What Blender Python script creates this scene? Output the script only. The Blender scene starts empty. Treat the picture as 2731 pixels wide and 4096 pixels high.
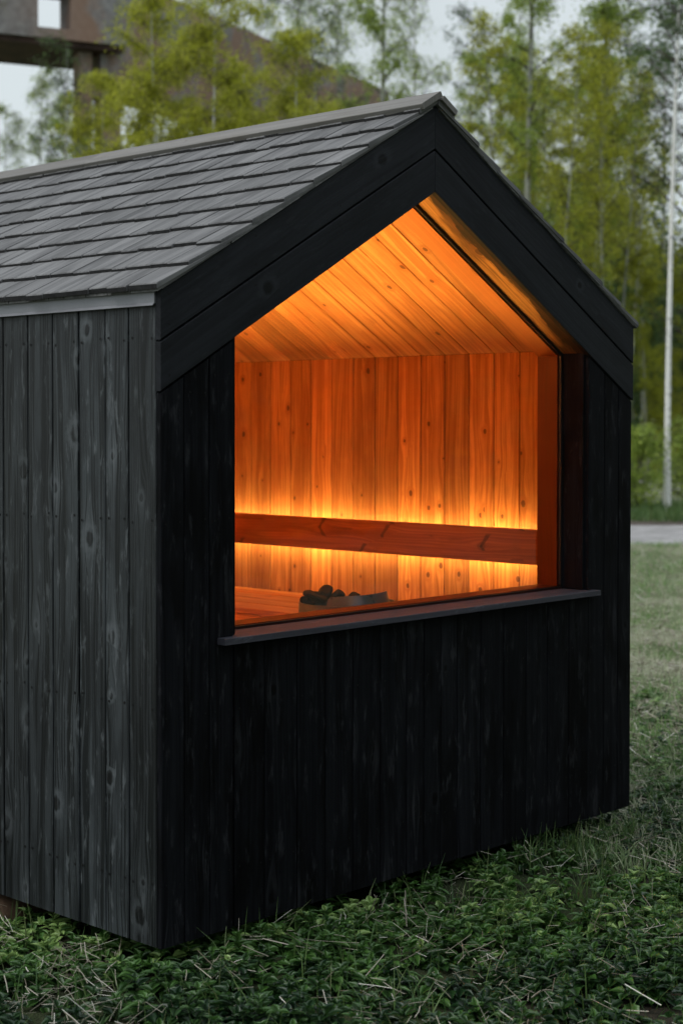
import bpy, bmesh, math, random
import numpy as np
from mathutils import Vector, Matrix
random.seed(7); RNG = np.random.default_rng(11)
S = bpy.context.scene
COL = S.collection
V = Vector

# ------------------------------------------------------------------ helpers
def link(o, parent=None):
    COL.objects.link(o)
    if parent: o.parent = parent
    return o

def tag(o, label=None, cat=None, group=None, kind=None):
    if label: o['label'] = label
    if cat: o['category'] = cat
    if group: o['group'] = group
    if kind: o['kind'] = kind
    return o

def empty(name, loc=(0, 0, 0), rz=0.0):
    o = bpy.data.objects.new(name, None); o.empty_display_size = .2
    o.location = loc; o.rotation_euler = (0, 0, rz)
    return link(o)

class MB:
    """collects polygons; gco = grain coordinates (across, along, board number) per vertex"""
    def __init__(s): s.v = []; s.f = []; s.m = []; s.g = []; s.sm = []
    def add(s, verts, faces, mat=0, gco=None, smooth=False):
        b = len(s.v); s.v += [tuple(p) for p in verts]
        s.g += gco if gco else [(p[0], p[2], 0.0) for p in verts]
        for f in faces:
            s.f.append([b + i for i in f]); s.m.append(mat); s.sm.append(smooth)
    def build(s, name, mats, parent=None, recalc=True):
        me = bpy.data.meshes.new(name); me.from_pydata(s.v, [], s.f)
        if not isinstance(mats, (list, tuple)): mats = [mats]
        for m in mats: me.materials.append(m)
        me.polygons.foreach_set('material_index', s.m)
        me.polygons.foreach_set('use_smooth', s.sm)
        a = me.attributes.new('gco', 'FLOAT_VECTOR', 'POINT')
        a.data.foreach_set('vector', np.array(s.g, dtype=np.float32).ravel())
        if recalc:
            bm = bmesh.new(); bm.from_mesh(me); bmesh.ops.recalc_face_normals(bm, faces=bm.faces); bm.to_mesh(me); bm.free()
        me.update()
        return link(bpy.data.objects.new(name, me), parent)

BID = [0]
def board(mb, O, A, L, N, a0, a1, n0, n1, l0, l1, c=.0025, mat=0, jit=.0007):
    """a sawn board: across A, along L, outward N; ends l0/l1 may be (at a0, at a1) for skew cuts"""
    O, A, L, N = V(O), V(A).normalized(), V(L).normalized(), V(N).normalized()
    if not isinstance(l0, tuple): l0 = (l0, l0)
    if not isinstance(l1, tuple): l1 = (l1, l1)
    BID[0] += 1; idv = BID[0] * 1.37; off = random.uniform(0, 40)
    n1 = n1 + random.uniform(-jit, jit)
    prof = [(a0, n0), (a1, n0), (a1, n1 - c), (a1 - c, n1), (a0 + c, n1), (a0, n1 - c)]
    vs, gs = [], []
    for e in (l0, l1):
        for a, n in prof:
            t = (a - a0) / (a1 - a0); l = e[0] + (e[1] - e[0]) * t
            vs.append(O + A * a + N * n + L * l); gs.append((a + off * .1 + (n - n1) * .7, l + off, idv))
    k = len(prof)
    fs = [[i, (i + 1) % k, (i + 1) % k + k, i + k] for i in range(k)] + [list(range(k)), list(range(k, 2 * k))]
    mb.add(vs, fs, mat, gs)

def box(mb, p0, p1, mat=0):
    (x0, y0, z0), (x1, y1, z1) = p0, p1
    vs = [(x, y, z) for z in (z0, z1) for x, y in ((x0, y0), (x1, y0), (x1, y1), (x0, y1))]
    fs = [[0, 1, 2, 3], [4, 5, 6, 7], [0, 1, 5, 4], [1, 2, 6, 5], [2, 3, 7, 6], [3, 0, 4, 7]]
    BID[0] += 1
    mb.add(vs, fs, mat, [(p[0] + p[1] * .3, p[2] + p[1], BID[0] * 1.37) for p in vs])

def tube(mb, pts, rad, n=6, mat=0, cap=True):
    rings = []
    for i, p in enumerate(pts):
        p = V(p); d = (V(pts[min(i + 1, len(pts) - 1)]) - V(pts[max(i - 1, 0)])).normalized()
        a = d.cross(V((0.3, 1, 0.1))).normalized(); b = d.cross(a)
        rings.append([p + (a * math.cos(t) + b * math.sin(t)) * rad[i] for t in [2 * math.pi * k / n for k in range(n)]])
    vs = [q for r in rings for q in r]; fs = []
    for i in range(len(pts) - 1):
        for k in range(n): fs.append([i * n + k, i * n + (k + 1) % n, (i + 1) * n + (k + 1) % n, (i + 1) * n + k])
    if cap: fs.append(list(range(n))); fs.append([(len(pts) - 1) * n + k for k in range(n)])
    mb.add(vs, fs, mat, [(q[0], q[2], 0) for q in vs], True)

def big_mesh(name, verts, faces_flat, fsize, mats, rnd=None, matidx=None, parent=None):
    """fast mesh from numpy arrays, every face with fsize corners"""
    me = bpy.data.meshes.new(name)
    nv = len(verts); nf = len(faces_flat) // fsize
    me.vertices.add(nv); me.vertices.foreach_set('co', verts.astype(np.float32).ravel())
    me.loops.add(nf * fsize); me.loops.foreach_set('vertex_index', faces_flat.astype(np.int32))
    me.polygons.add(nf); me.polygons.foreach_set('loop_start', np.arange(0, nf * fsize, fsize, dtype=np.int32))
    for m in mats: me.materials.append(m)
    if matidx is not None: me.polygons.foreach_set('material_index', matidx.astype(np.int32))
    if rnd is not None:
        a = me.attributes.new('rnd', 'FLOAT', 'POINT'); a.data.foreach_set('value', rnd.astype(np.float32))
    me.update(calc_edges=True); me.validate()
    return link(bpy.data.objects.new(name, me), parent)

# ------------------------------------------------------------------ node helpers
class NT:
    def __init__(s, name):
        s.mat = bpy.data.materials.new(name); s.mat.use_nodes = True
        s.t = s.mat.node_tree; s.t.nodes.clear()
    def n(s, typ, **kw):
        x = s.t.nodes.new(typ)
        for k, v in kw.items(): setattr(x, k, v)
        return x
    def put(s, sock, val):
        if hasattr(val, 'is_linked'): s.t.links.new(val, sock)
        elif val is not None: sock.default_value = val
    def m(s, op, a, b=None, c=None, clamp=False):
        x = s.n('ShaderNodeMath', operation=op, use_clamp=clamp)
        for i, q in enumerate((a, b, c)):
            if q is not None: s.put(x.inputs[i], q)
        return x.outputs[0]
    def vm(s, op, a, b=None):
        x = s.n('ShaderNodeVectorMath', operation=op); s.put(x.inputs[0], a)
        if b is not None: s.put(x.inputs[1], b)
        return x.outputs[0]
    def comb(s, x, y, z):
        c = s.n('ShaderNodeCombineXYZ'); s.put(c.inputs[0], x); s.put(c.inputs[1], y); s.put(c.inputs[2], z); return c.outputs[0]
    def noise(s, vec, scale=1, detail=2, rough=.5):
        x = s.n('ShaderNodeTexNoise'); s.put(x.inputs['Vector'], vec)
        x.inputs['Scale'].default_value = scale; x.inputs['Detail'].default_value = detail; x.inputs['Roughness'].default_value = rough
        return x.outputs['Fac']
    def ss(s, v, lo, hi, a=0., b=1.):
        x = s.n('ShaderNodeMapRange', interpolation_type='SMOOTHSTEP')
        for i, q in enumerate((v, lo, hi, a, b)): s.put(x.inputs[i], q)
        return x.outputs[0]
    def lin(s, v, lo, hi, a=0., b=1.):
        x = s.n('ShaderNodeMapRange')
        for i, q in enumerate((v, lo, hi, a, b)): s.put(x.inputs[i], q)
        return x.outputs[0]
    def mix(s, f, a, b, blend='MIX'):
        x = s.n('ShaderNodeMix', data_type='RGBA', blend_type=blend)
        s.put(x.inputs[0], f)
        for sock, v in ((x.inputs[6], a), (x.inputs[7], b)):
            s.put(sock, (*v, 1) if isinstance(v, tuple) and len(v) == 3 else v)
        return x.outputs[2]
    def scale(s, col, f):
        x = s.n('ShaderNodeVectorMath', operation='SCALE'); s.put(x.inputs[0], col); s.put(x.inputs[3], f); return x.outputs[0]
    def bsdf(s, col, rough=.6, spec=.5, bump=None, bstr=.3, bdist=.002, metal=0., **extra):
        b = s.n('ShaderNodeBsdfPrincipled')
        s.put(b.inputs['Base Color'], (*col, 1) if isinstance(col, tuple) else col)
        s.put(b.inputs['Roughness'], rough); s.put(b.inputs['Specular IOR Level'], spec); s.put(b.inputs['Metallic'], metal)
        for k, v in extra.items(): s.put(b.inputs[k.replace('_', ' ')], v)
        if bump is not None:
            bp = s.n('ShaderNodeBump'); bp.inputs['Strength'].default_value = bstr; bp.inputs['Distance'].default_value = bdist
            s.put(bp.inputs['Height'], bump); s.t.links.new(bp.outputs[0], b.inputs['Normal'])
        return b.outputs[0]
    def out(s, sh):
        o = s.n('ShaderNodeOutputMaterial'); s.t.links.new(sh, o.inputs[0]); return s.mat
    def attr(s, name):
        return s.n('ShaderNodeAttribute', attribute_name=name)

def wood(name, dark, mid, light, knot, ring=None, rough=.6, spec=.4, pv=.25, patch=.4, patchcol=None,
         knots=.45, streak=.5, bstr=.25, wear=0., wearcol=(.2, .2, .2), kr=.011, edge=None, spike=False):
    t = NT(name)
    g = t.attr('gco').outputs['Vector']
    sx = t.n('ShaderNodeSeparateXYZ'); t.put(sx.inputs[0], g); u, v, w = sx.outputs
    # knots: one candidate per cell, measured in metres
    CU, CV = .11, .38
    P = t.comb(t.m('MULTIPLY', u, 1 / CU), t.m('MULTIPLY', v, 1 / CV), t.m('MULTIPLY', w, 5.31))
    vo = t.n('ShaderNodeTexVoronoi'); t.put(vo.inputs['Vector'], P); vo.inputs['Scale'].default_value = 1; vo.inputs['Randomness'].default_value = .85
    d = t.vm('MULTIPLY', t.vm('SUBTRACT', vo.outputs['Position'], P), (CU, CV, 0))
    sd = t.n('ShaderNodeSeparateXYZ'); t.put(sd.inputs[0], d)
    dx, dy = sd.outputs[0], sd.outputs[1]
    wob = t.noise(t.comb(t.m('MULTIPLY', u, 60), t.m('MULTIPLY', v, 60), w), 1, 2)
    r2 = t.m('ADD', t.m('MULTIPLY', dx, dx), t.m('MULTIPLY', t.m('MULTIPLY', dy, dy), .62))
    r = t.m('MULTIPLY', t.m('SQRT', r2), t.m('ADD', .65, t.m('MULTIPLY', wob, .7)))
    cs = t.n('ShaderNodeSeparateColor'); t.put(cs.inputs[0], vo.outputs['Color'])
    exist = t.m('LESS_THAN', cs.outputs[0], knots)
    rk = t.m('MULTIPLY_ADD', cs.outputs[1], kr, kr * .45)
    km = t.m('MULTIPLY', t.ss(r, t.m('MULTIPLY', rk, .7), rk, 1., 0.), exist)
    kring = t.m('MULTIPLY', t.m('MULTIPLY', t.ss(r, t.m('MULTIPLY', rk, .9), t.m('MULTIPLY', rk, 1.3), 0., 1.), t.ss(r, t.m('MULTIPLY', rk, 1.3), t.m('MULTIPLY', rk, 2.6), 1., 0.)), exist)
    el = t.m('ADD', t.m('MULTIPLY', t.m('MULTIPLY', dx, dx), 1 / .035 ** 2), t.m('MULTIPLY', t.m('MULTIPLY', dy, dy), 1 / .09 ** 2))
    halo = t.m('MULTIPLY', t.m('EXPONENT', t.m('MULTIPLY', el, -1)), exist)
    # grain: lines that swing around the knots, with long slow drift (cathedrals)
    drift = t.m('SUBTRACT', t.noise(t.comb(t.m('MULTIPLY', u, 7), t.m('MULTIPLY', v, .9), w), 1, 2), .5)
    s_ = t.m('ADD', t.m('ADD', u, t.m('MULTIPLY', t.m('MULTIPLY', dx, halo), .8)), t.m('MULTIPLY', drift, .09))
    fine = t.noise(t.comb(t.m('MULTIPLY', s_, 170), t.m('MULTIPLY', v, 1.5), w), 1, 3, .6)
    rings = t.m('MULTIPLY_ADD', t.m('SINE', t.m('MULTIPLY', s_, 2 * math.pi / .016)), .5, .5)
    coarse = t.noise(t.comb(t.m('MULTIPLY', s_, 42), t.m('MULTIPLY', v, .9), t.m('ADD', w, 9.)), 1, 2)
    gr = t.m('ADD', t.m('ADD', t.m('MULTIPLY', fine, .50), t.m('MULTIPLY', coarse, .45)), t.m('MULTIPLY', rings, .05))
    gr = t.ss(gr, .5 - .28 / max(streak, .01) * .5, .5 + .28 / max(streak, .01) * .5)
    pt = t.noise(t.comb(t.m('MULTIPLY', u, 11), t.m('MULTIPLY', v, 2.4), w), 1, 4, .6)
    col = t.mix(gr, dark, light)
    col = t.mix(.38, col, mid)
    if patchcol: col = t.mix(t.m('MULTIPLY', t.ss(pt, .46, .64), patch), col, patchcol)
    if ring: col = t.mix(t.m('MULTIPLY', kring, .7), col, ring)
    col = t.mix(t.m('MULTIPLY', km, .85), col, knot)
    if spike:                                      # split branch knots: dark V shapes joined by a dark pith line
        adx = t.m('ABSOLUTE', dx); q = t.m('ABSOLUTE', t.m('SUBTRACT', dy, t.m('MULTIPLY', adx, .75)))
        q = t.m('ADD', q, t.m('MULTIPLY', t.m('SUBTRACT', wob, .5), .012))
        wdt = t.m('MULTIPLY_ADD', adx, .14, .003)
        vm_ = t.m('MULTIPLY', t.m('MULTIPLY', t.ss(q, wdt, t.m('ADD', wdt, .008), 1., 0.), t.ss(adx, .045, .062, 1., 0.)), exist)
        pl_ = t.m('MULTIPLY', t.m('MULTIPLY', t.ss(adx, .002, .008, 1., 0.), t.ss(coarse, .4, .6)), .6)
        col = t.mix(t.m('MULTIPLY', t.m('MAXIMUM', vm_, pl_), .72), col, knot)
    if wear > 0:
        wn = t.noise(t.comb(t.m('MULTIPLY', u, 38), t.m('MULTIPLY', v, 8), w), 1, 5, .7)
        col = t.mix(t.m('MULTIPLY', t.ss(wn, .55, .68), wear), col, wearcol)
        hs = t.m('MULTIPLY', halo, t.ss(fine, .45, .7))
        col = t.mix(t.m('MULTIPLY', hs, min(1, wear * 1.3)), col, wearcol)
    if edge:                                       # black stain bled in from the outer edge of the board, ragged
        en = t.noise(t.comb(t.m('MULTIPLY', u, 60), t.m('MULTIPLY', v, 9), w), 1, 4, .7); e2_ = t.noise(t.comb(0., t.m('MULTIPLY', v, 3.), w), 1, 2)
        lim = t.m('ADD', t.m('MULTIPLY', t.m('SUBTRACT', en, .5), .09), t.m('MULTIPLY_ADD', t.m('SUBTRACT', e2_, .5), .12, edge))
        col = t.mix(t.m('MULTIPLY', t.ss(t.m('SUBTRACT', lim, u), -.006, .006), .93), col, (.008, .007, .006))
    wn_ = t.n('ShaderNodeTexWhiteNoise', noise_dimensions='1D'); t.put(wn_.inputs['W'], w)
    col = t.scale(col, t.lin(wn_.outputs[0], 0, 1, 1 - pv, 1 + pv))
    ht = t.m('ADD', t.m('MULTIPLY', gr, .6), t.m('ADD', t.m('MULTIPLY', fine, .6), t.m('MULTIPLY', km, .8)))
    rg = t.lin(fine, .3, .7, rough - .07, min(1, rough + .1))
    return t.out(t.bsdf(col, rg, spec, ht, bstr, .0015))

def plain(name, col, rough=.6, spec=.5, nscale=8., var=.25, bstr=.2, metal=0., **ex):
    t = NT(name); co = t.n('ShaderNodeTexCoord').outputs['Object']
    n1 = t.noise(co, nscale, 5, .6); n2 = t.noise(co, nscale * 9, 3)
    f = t.m('ADD', t.m('MULTIPLY', n1, .65), t.m('MULTIPLY', n2, .35))
    c = t.mix(t.ss(f, .35, .65), tuple(x * (1 - var) for x in col), tuple(min(1, x * (1 + var)) for x in col))
    return t.out(t.bsdf(c, t.lin(f, .3, .7, max(.02, rough - .06), min(1, rough + .08)), spec, n2, bstr, .002, metal, **ex))

def leafmat(name, a, b, c=None, trans=.35, rough=.55, spec=.25, mod=None):
    t = NT(name); r = t.attr('rnd').outputs['Fac']
    col = t.mix(t.ss(r, 0., .75), a, b)
    if c: col = t.mix(t.ss(r, .8, .97), col, c)
    if mod:
        geo = t.n('ShaderNodeNewGeometry').outputs['Position']
        nz = t.noise(geo, mod[0], 3, .55); col = t.mix(t.m('MULTIPLY', t.ss(nz, mod[1], mod[2]), mod[4]), col, mod[3])
    p = t.bsdf(col, rough, spec)
    tr = t.n('ShaderNodeBsdfTranslucent'); t.put(tr.inputs[0], t.scale(col, 1.1))
    mx = t.n('ShaderNodeMixShader'); mx.inputs[0].default_value = trans
    t.t.links.new(p, mx.inputs[1]); t.t.links.new(tr.outputs[0], mx.inputs[2])
    return t.out(mx.outputs[0])

# ------------------------------------------------------------------ materials
M = {}
M['black'] = wood('black_stained_cladding', (.003, .003, .004), (.005, .0055, .0065), (.009, .010, .012), (.003, .003, .003),
                  (.009, .010, .011), rough=.6, spec=.04, pv=.3, patchcol=(.002, .002, .002), patch=.7, wear=.65, wearcol=(.024, .025, .028), knots=.25, streak=1.2, kr=.013)
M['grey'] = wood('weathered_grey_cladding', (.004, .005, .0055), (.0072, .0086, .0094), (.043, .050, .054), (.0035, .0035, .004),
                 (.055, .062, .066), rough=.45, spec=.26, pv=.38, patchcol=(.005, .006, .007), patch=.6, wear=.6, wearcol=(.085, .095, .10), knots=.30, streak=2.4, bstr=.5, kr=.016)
M['fascia'] = wood('black_fascia', (.007, .008, .010), (.0115, .013, .0155), (.017, .019, .023), (.003, .003, .003),
                   (.02, .022, .026), rough=.65, spec=.14, pv=.12, patchcol=(.004, .0045, .005), patch=.4, wear=.25, wearcol=(.03, .033, .037), knots=.25, streak=1.0, kr=.014)
M['sill'] = wood('sill_wood', (.018, .018, .023), (.030, .030, .038), (.052, .052, .063), (.03, .03, .034), None, rough=.55, spec=.22,
                 pv=.05, patchcol=(.050, .034, .046), patch=.4, wear=.4, wearcol=(.11, .11, .13), knots=.1)
M['shingle'] = wood('weathered_shingle', (.070, .070, .070), (.118, .118, .117), (.185, .184, .181), (.06, .06, .06), None, rough=.75, spec=.2,
                    pv=.15, patchcol=(.05, .05, .050), patch=.6, knots=.04, streak=1.0)
M['shingle_butt_shade'] = plain('shaded_shingle_butt', (.022, .022, .022), .9, .05, 40, .3, .4)  # butt faces darkened in colour to stand in for their shade
M['cap'] = wood('ridge_cap_wood', (.08, .077, .07), (.14, .135, .122), (.22, .21, .195), (.10, .09, .08), None, rough=.75, spec=.2,
                pv=.1, patchcol=(.11, .10, .085), patch=.5, knots=.15)
M['pine'] = wood('warm_interior_pine', (.22, .080, .023), (.39, .175, .060), (.56, .29, .115), (.06, .016, .006), (.30, .115, .035), rough=.48, spec=.35,
                 pv=.38, patchcol=(.24, .088, .027), patch=.5, knots=.6, streak=1.5, bstr=.12, kr=.0105)
M['pine_frame_shaded'] = wood('shaded_window_frame_pine', (.065, .012, .005), (.10, .019, .007), (.15, .032, .012), (.05, .012, .006), (.22, .07, .02), rough=.45, spec=.35,
                 pv=.05, patchcol=(.10, .018, .007), patch=.4, knots=.3, kr=.013)  # darker red copy: shade on the window posts and rail put into the colour
M['pine_head_lit'] = wood('lit_window_head_pine', (.22, .075, .024), (.32, .125, .042), (.42, .18, .065), (.06, .018, .008), (.2, .07, .02), rough=.45, spec=.35, pv=.05, knots=.4, kr=.013)  # brighter copy of the frame pine, for the lit heads
M['backrest'] = wood('backrest_board_pine', (.16, .045, .016), (.26, .08, .03), (.36, .13, .05), (.045, .012, .005), (.12, .03, .01), rough=.42, spec=.4,
                 pv=.05, patchcol=(.13, .035, .013), patch=.5, knots=.6, streak=1.2, kr=.008, spike=True)
M['soffit'] = wood('raw_soffit_board', (.07, .032, .010), (.19, .095, .028), (.36, .185, .06), (.05, .02, .008), (.12, .05, .02), rough=.6, spec=.3,
                 pv=.05, patchcol=(.06, .028, .010), patch=.9, knots=.5, streak=1.6, kr=.014, edge=.035)
M['core'] = plain('bitumen_black', (.006, .006, .007), .8, .1)
M['gasket'] = plain('black_rubber', (.006, .006, .006), .5, .3)
M['zinc'] = plain('grey_coated_steel', (.19, .195, .21), .42, .5, 14, .06, .05, .35)
M['steel'] = plain('sky_grey_steel', (.085, .115, .17), .3, .5, 3, .05, .03, .15)  # blue-grey base colour stands in for sky reflected in the stainless
M['stone'] = plain('dark_sauna_stone', (.022, .015, .013), .8, .3, 22, .5, .8)
M['iron'] = plain('black_cast_iron', (.02, .02, .02), .5, .4)
M['screw'] = plain('dark_screw_head', (.004, .004, .004), .6, .2)
M['skid'] = plain('brown_treated_timber', (.05, .030, .017), .7, .3, 9, .4, .5)
def led():
    t = NT('amber_led'); e = t.n('ShaderNodeEmission'); e.inputs[0].default_value = (1, .56, .15, 1); e.inputs[1].default_value = LEDS
    return t.out(e.outputs[0])
LEDS = 42.0
M['led'] = led()
def led2():
    t = NT('amber_led_left_wall'); e = t.n('ShaderNodeEmission'); e.inputs[0].default_value = (1, .56, .15, 1); e.inputs[1].default_value = 1700.
    return t.out(e.outputs[0])
M['led2'] = led2()
def glass():
    t = NT('window_glass'); fr = t.n('ShaderNodeFresnel'); fr.inputs[0].default_value = 1.45
    tr = t.n('ShaderNodeBsdfTransparent'); tr.inputs[0].default_value = (.96, .965, .96, 1)
    gl = t.n('ShaderNodeBsdfGlossy'); gl.inputs['Roughness'].default_value = .0; gl.inputs[0].default_value = (1, 1, 1, 1)
    mx = t.n('ShaderNodeMixShader'); t.t.links.new(fr.outputs[0], mx.inputs[0]); t.t.links.new(tr.outputs[0], mx.inputs[1]); t.t.links.new(gl.outputs[0], mx.inputs[2])
    return t.out(mx.outputs[0])
M['glass'] = glass()

# ------------------------------------------------------------------ the cabin
W, H, L = 2.546, 2.0, 4.7
K = .572; CX = W / 2
TH = math.atan(K); CT, ST = math.cos(TH), math.sin(TH)
def rl(x): return H + K * min(x, W - x)            # fascia top line
FV = .3035                                          # fascia height, measured plumb
cab = empty('sauna_cabin', (0, 0, 0))
tag(cab, 'small black timber sauna cabin with shingled gable roof and glowing orange picture window', 'cabin')

def gable(off_side=0., zb=0., off_top=0.):         # outline of the cabin's section, moved inward
    x0, x1 = off_side, W - off_side
    return [(x0, zb), (x1, zb), (x1, rl(x1) - off_top), (CX, rl(CX) - off_top), (x0, rl(x0) - off_top)]
OX0, OX1, OZ0 = .321, 2.225, .930                   # window opening
def opening(o=0.):                                  # pentagon of the opening, shrunk by o
    top = lambda x: H - FV + K * min(x, W - x) - o / CT
    x0, x1 = OX0 + o, OX1 - o
    return [(x0, OZ0 + o), (x1, OZ0 + o), (x1, top(x1)), (CX, top(CX)), (x0, top(x0))]
def ring(mb, po, pi, y0, y1, segs=range(5), mat=0):
    for i in segs:
        j = (i + 1) % 5; q = [po[i], po[j], pi[j], pi[i]]
        vs = [(x, y, z) for y in (y0, y1) for x, z in q]
        along = [0, math.dist(po[i], po[j])]
        BID[0] += 1
        g = [(yy + (.1 if k in (0, 1) else .0), along[0] if k in (0, 3) else along[1], BID[0] * 1.37) for yy in (y0, y1) for k in range(4)]
        mb.add(vs, [[0, 1, 2, 3], [4, 5, 6, 7], [0, 1, 5, 4], [1, 2, 6, 5], [2, 3, 7, 6], [3, 0, 4, 7]], mat, g)

# front wall: vertical boards, screws, and the dark core behind the joints
GX = [.0, .094, .197, .301, .434, .582, .716, .851, .99, 1.128, 1.222, 1.316, 1.41, 1.547, 1.685, 1.826, 1.963, 2.106, 2.241, 2.349, 2.451, W]
mb = MB()
def screw(mb, c, n, r=.0035, mat=1):
    c, n = V(c), V(n); a = n.cross(V((.2, .3, 1))).normalized(); b = n.cross(a)
    vs = [c + n * .0004 + (a * math.cos(t) + b * math.sin(t)) * r for t in [k * math.pi / 3 for k in range(6)]]
    mb.add(vs, [list(range(6))], mat)
for i in range(len(GX) - 1):
    a0, a1 = GX[i] + .0022, GX[i + 1] - .0022
    if i == 0: a0 = .0
    if i == len(GX) - 2: a1 = W
    if a0 < .3 and a1 > .29: a1 = .296
    if a0 < 2.25 and a1 > 2.3: a0 = 2.238
    if a1 <= .3 or a0 >= 2.23:
        z = lambda x: H - FV + K * min(x, W - x) - .009
        t0, t1 = z(a0), z(a1)
        zs = [.19, .70, 1.296, min(t0, t1) - .05]
    else:
        t0 = t1 = .896; zs = [.19, .70]
    board(mb, (0, 0, 0), (1, 0, 0), (0, 0, 1), (0, -1, 0), a0, a1, -.018, 0, 0, (t0, t1))
    for zz in zs:
        for aa in (a0 + .018, a1 - .018): screw(mb, (aa, -.0012, zz + random.uniform(-.006, .006)), (0, -1, 0))
# end grain return of the front boards at the left corner uses the same boards (x = 0)
mb.build('front_wall', [M['black'], M['screw']], cab)
mb = MB()
out = gable(.019, .012, .012)
op = opening(-.020)
ring(mb, out, op, .0195, .2335)
mb.build('wall_core', M['core'], cab)

# side walls
GY = [.020, .153, .269, .404, .54, .676, .815]
while GY[-1] < L - .15: GY.append(GY[-1] + random.choice([.135, .138, .14]))
GY[-1] = L
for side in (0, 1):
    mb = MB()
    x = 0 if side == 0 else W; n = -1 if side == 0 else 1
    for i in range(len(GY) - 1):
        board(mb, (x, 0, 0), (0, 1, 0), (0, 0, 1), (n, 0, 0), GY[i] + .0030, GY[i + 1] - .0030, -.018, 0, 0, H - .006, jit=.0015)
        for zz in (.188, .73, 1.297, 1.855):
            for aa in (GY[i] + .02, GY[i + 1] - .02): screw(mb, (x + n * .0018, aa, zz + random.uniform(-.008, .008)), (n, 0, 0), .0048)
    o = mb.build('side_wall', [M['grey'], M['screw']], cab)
for xa, xb in ((.0185, .098), (W - .098, W - .0185)):
    mb = MB(); box(mb, (xa, .234, .012), (xb, L - .02, H - .02)); mb.build('side_core', M['core'], cab)
mb = MB(); y = 0
x = 0
while x < W - .05:
    x1 = min(W, x + .137)
    board(mb, (0, L, 0), (1, 0, 0), (0, 0, 1), (0, 1, 0), x + .002, x1 - .002, -.018, 0, 0, (rl(x) - .02, rl(x1) - .02)); x = x1
mb.build('back_wall', M['black'], cab)

# fascia: two boards a side, mitred plumb at the ridge
def fasc(mb, left, vt, vb, yfront=-.004, ends=.004):
    if left: O, Ld, A = (0, 0, H), (CT, 0, ST), (-ST, 0, CT); sgn = 1
    else: O, Ld, A = (W, 0, H), (-CT, 0, ST), (ST, 0, CT); sgn = -1
    a1, a0 = -vt * CT, -vb * CT
    def lx(xx, a): return (xx + a * ST) / CT
    l0 = (lx(-ends, a0), lx(-ends, a1)); l1 = (lx(CX - .0009, a0), lx(CX - .0009, a1))
    board(mb, O, A, Ld, (0, -1, 0), a0, a1, -.0185, -yfront, l0, l1, jit=0, c=.002)
    for l in (.035, .45, .9, 1.32):
        for a in (a0 + .025, a1 - .025):
            p = V(O) + V(Ld) * (lx(0, a) + l) + V(A) * a; screw(mb, (p.x, yfront - .0005, p.z), (0, -1, 0), .0042)
for left in (True, False):
    for vt, vb in ((0, .1485), (.1565, FV)):
        mb = MB(); fasc(mb, left, vt, vb); mb.build('fascia_board', [M['fascia'], M['screw']], cab)

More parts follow.
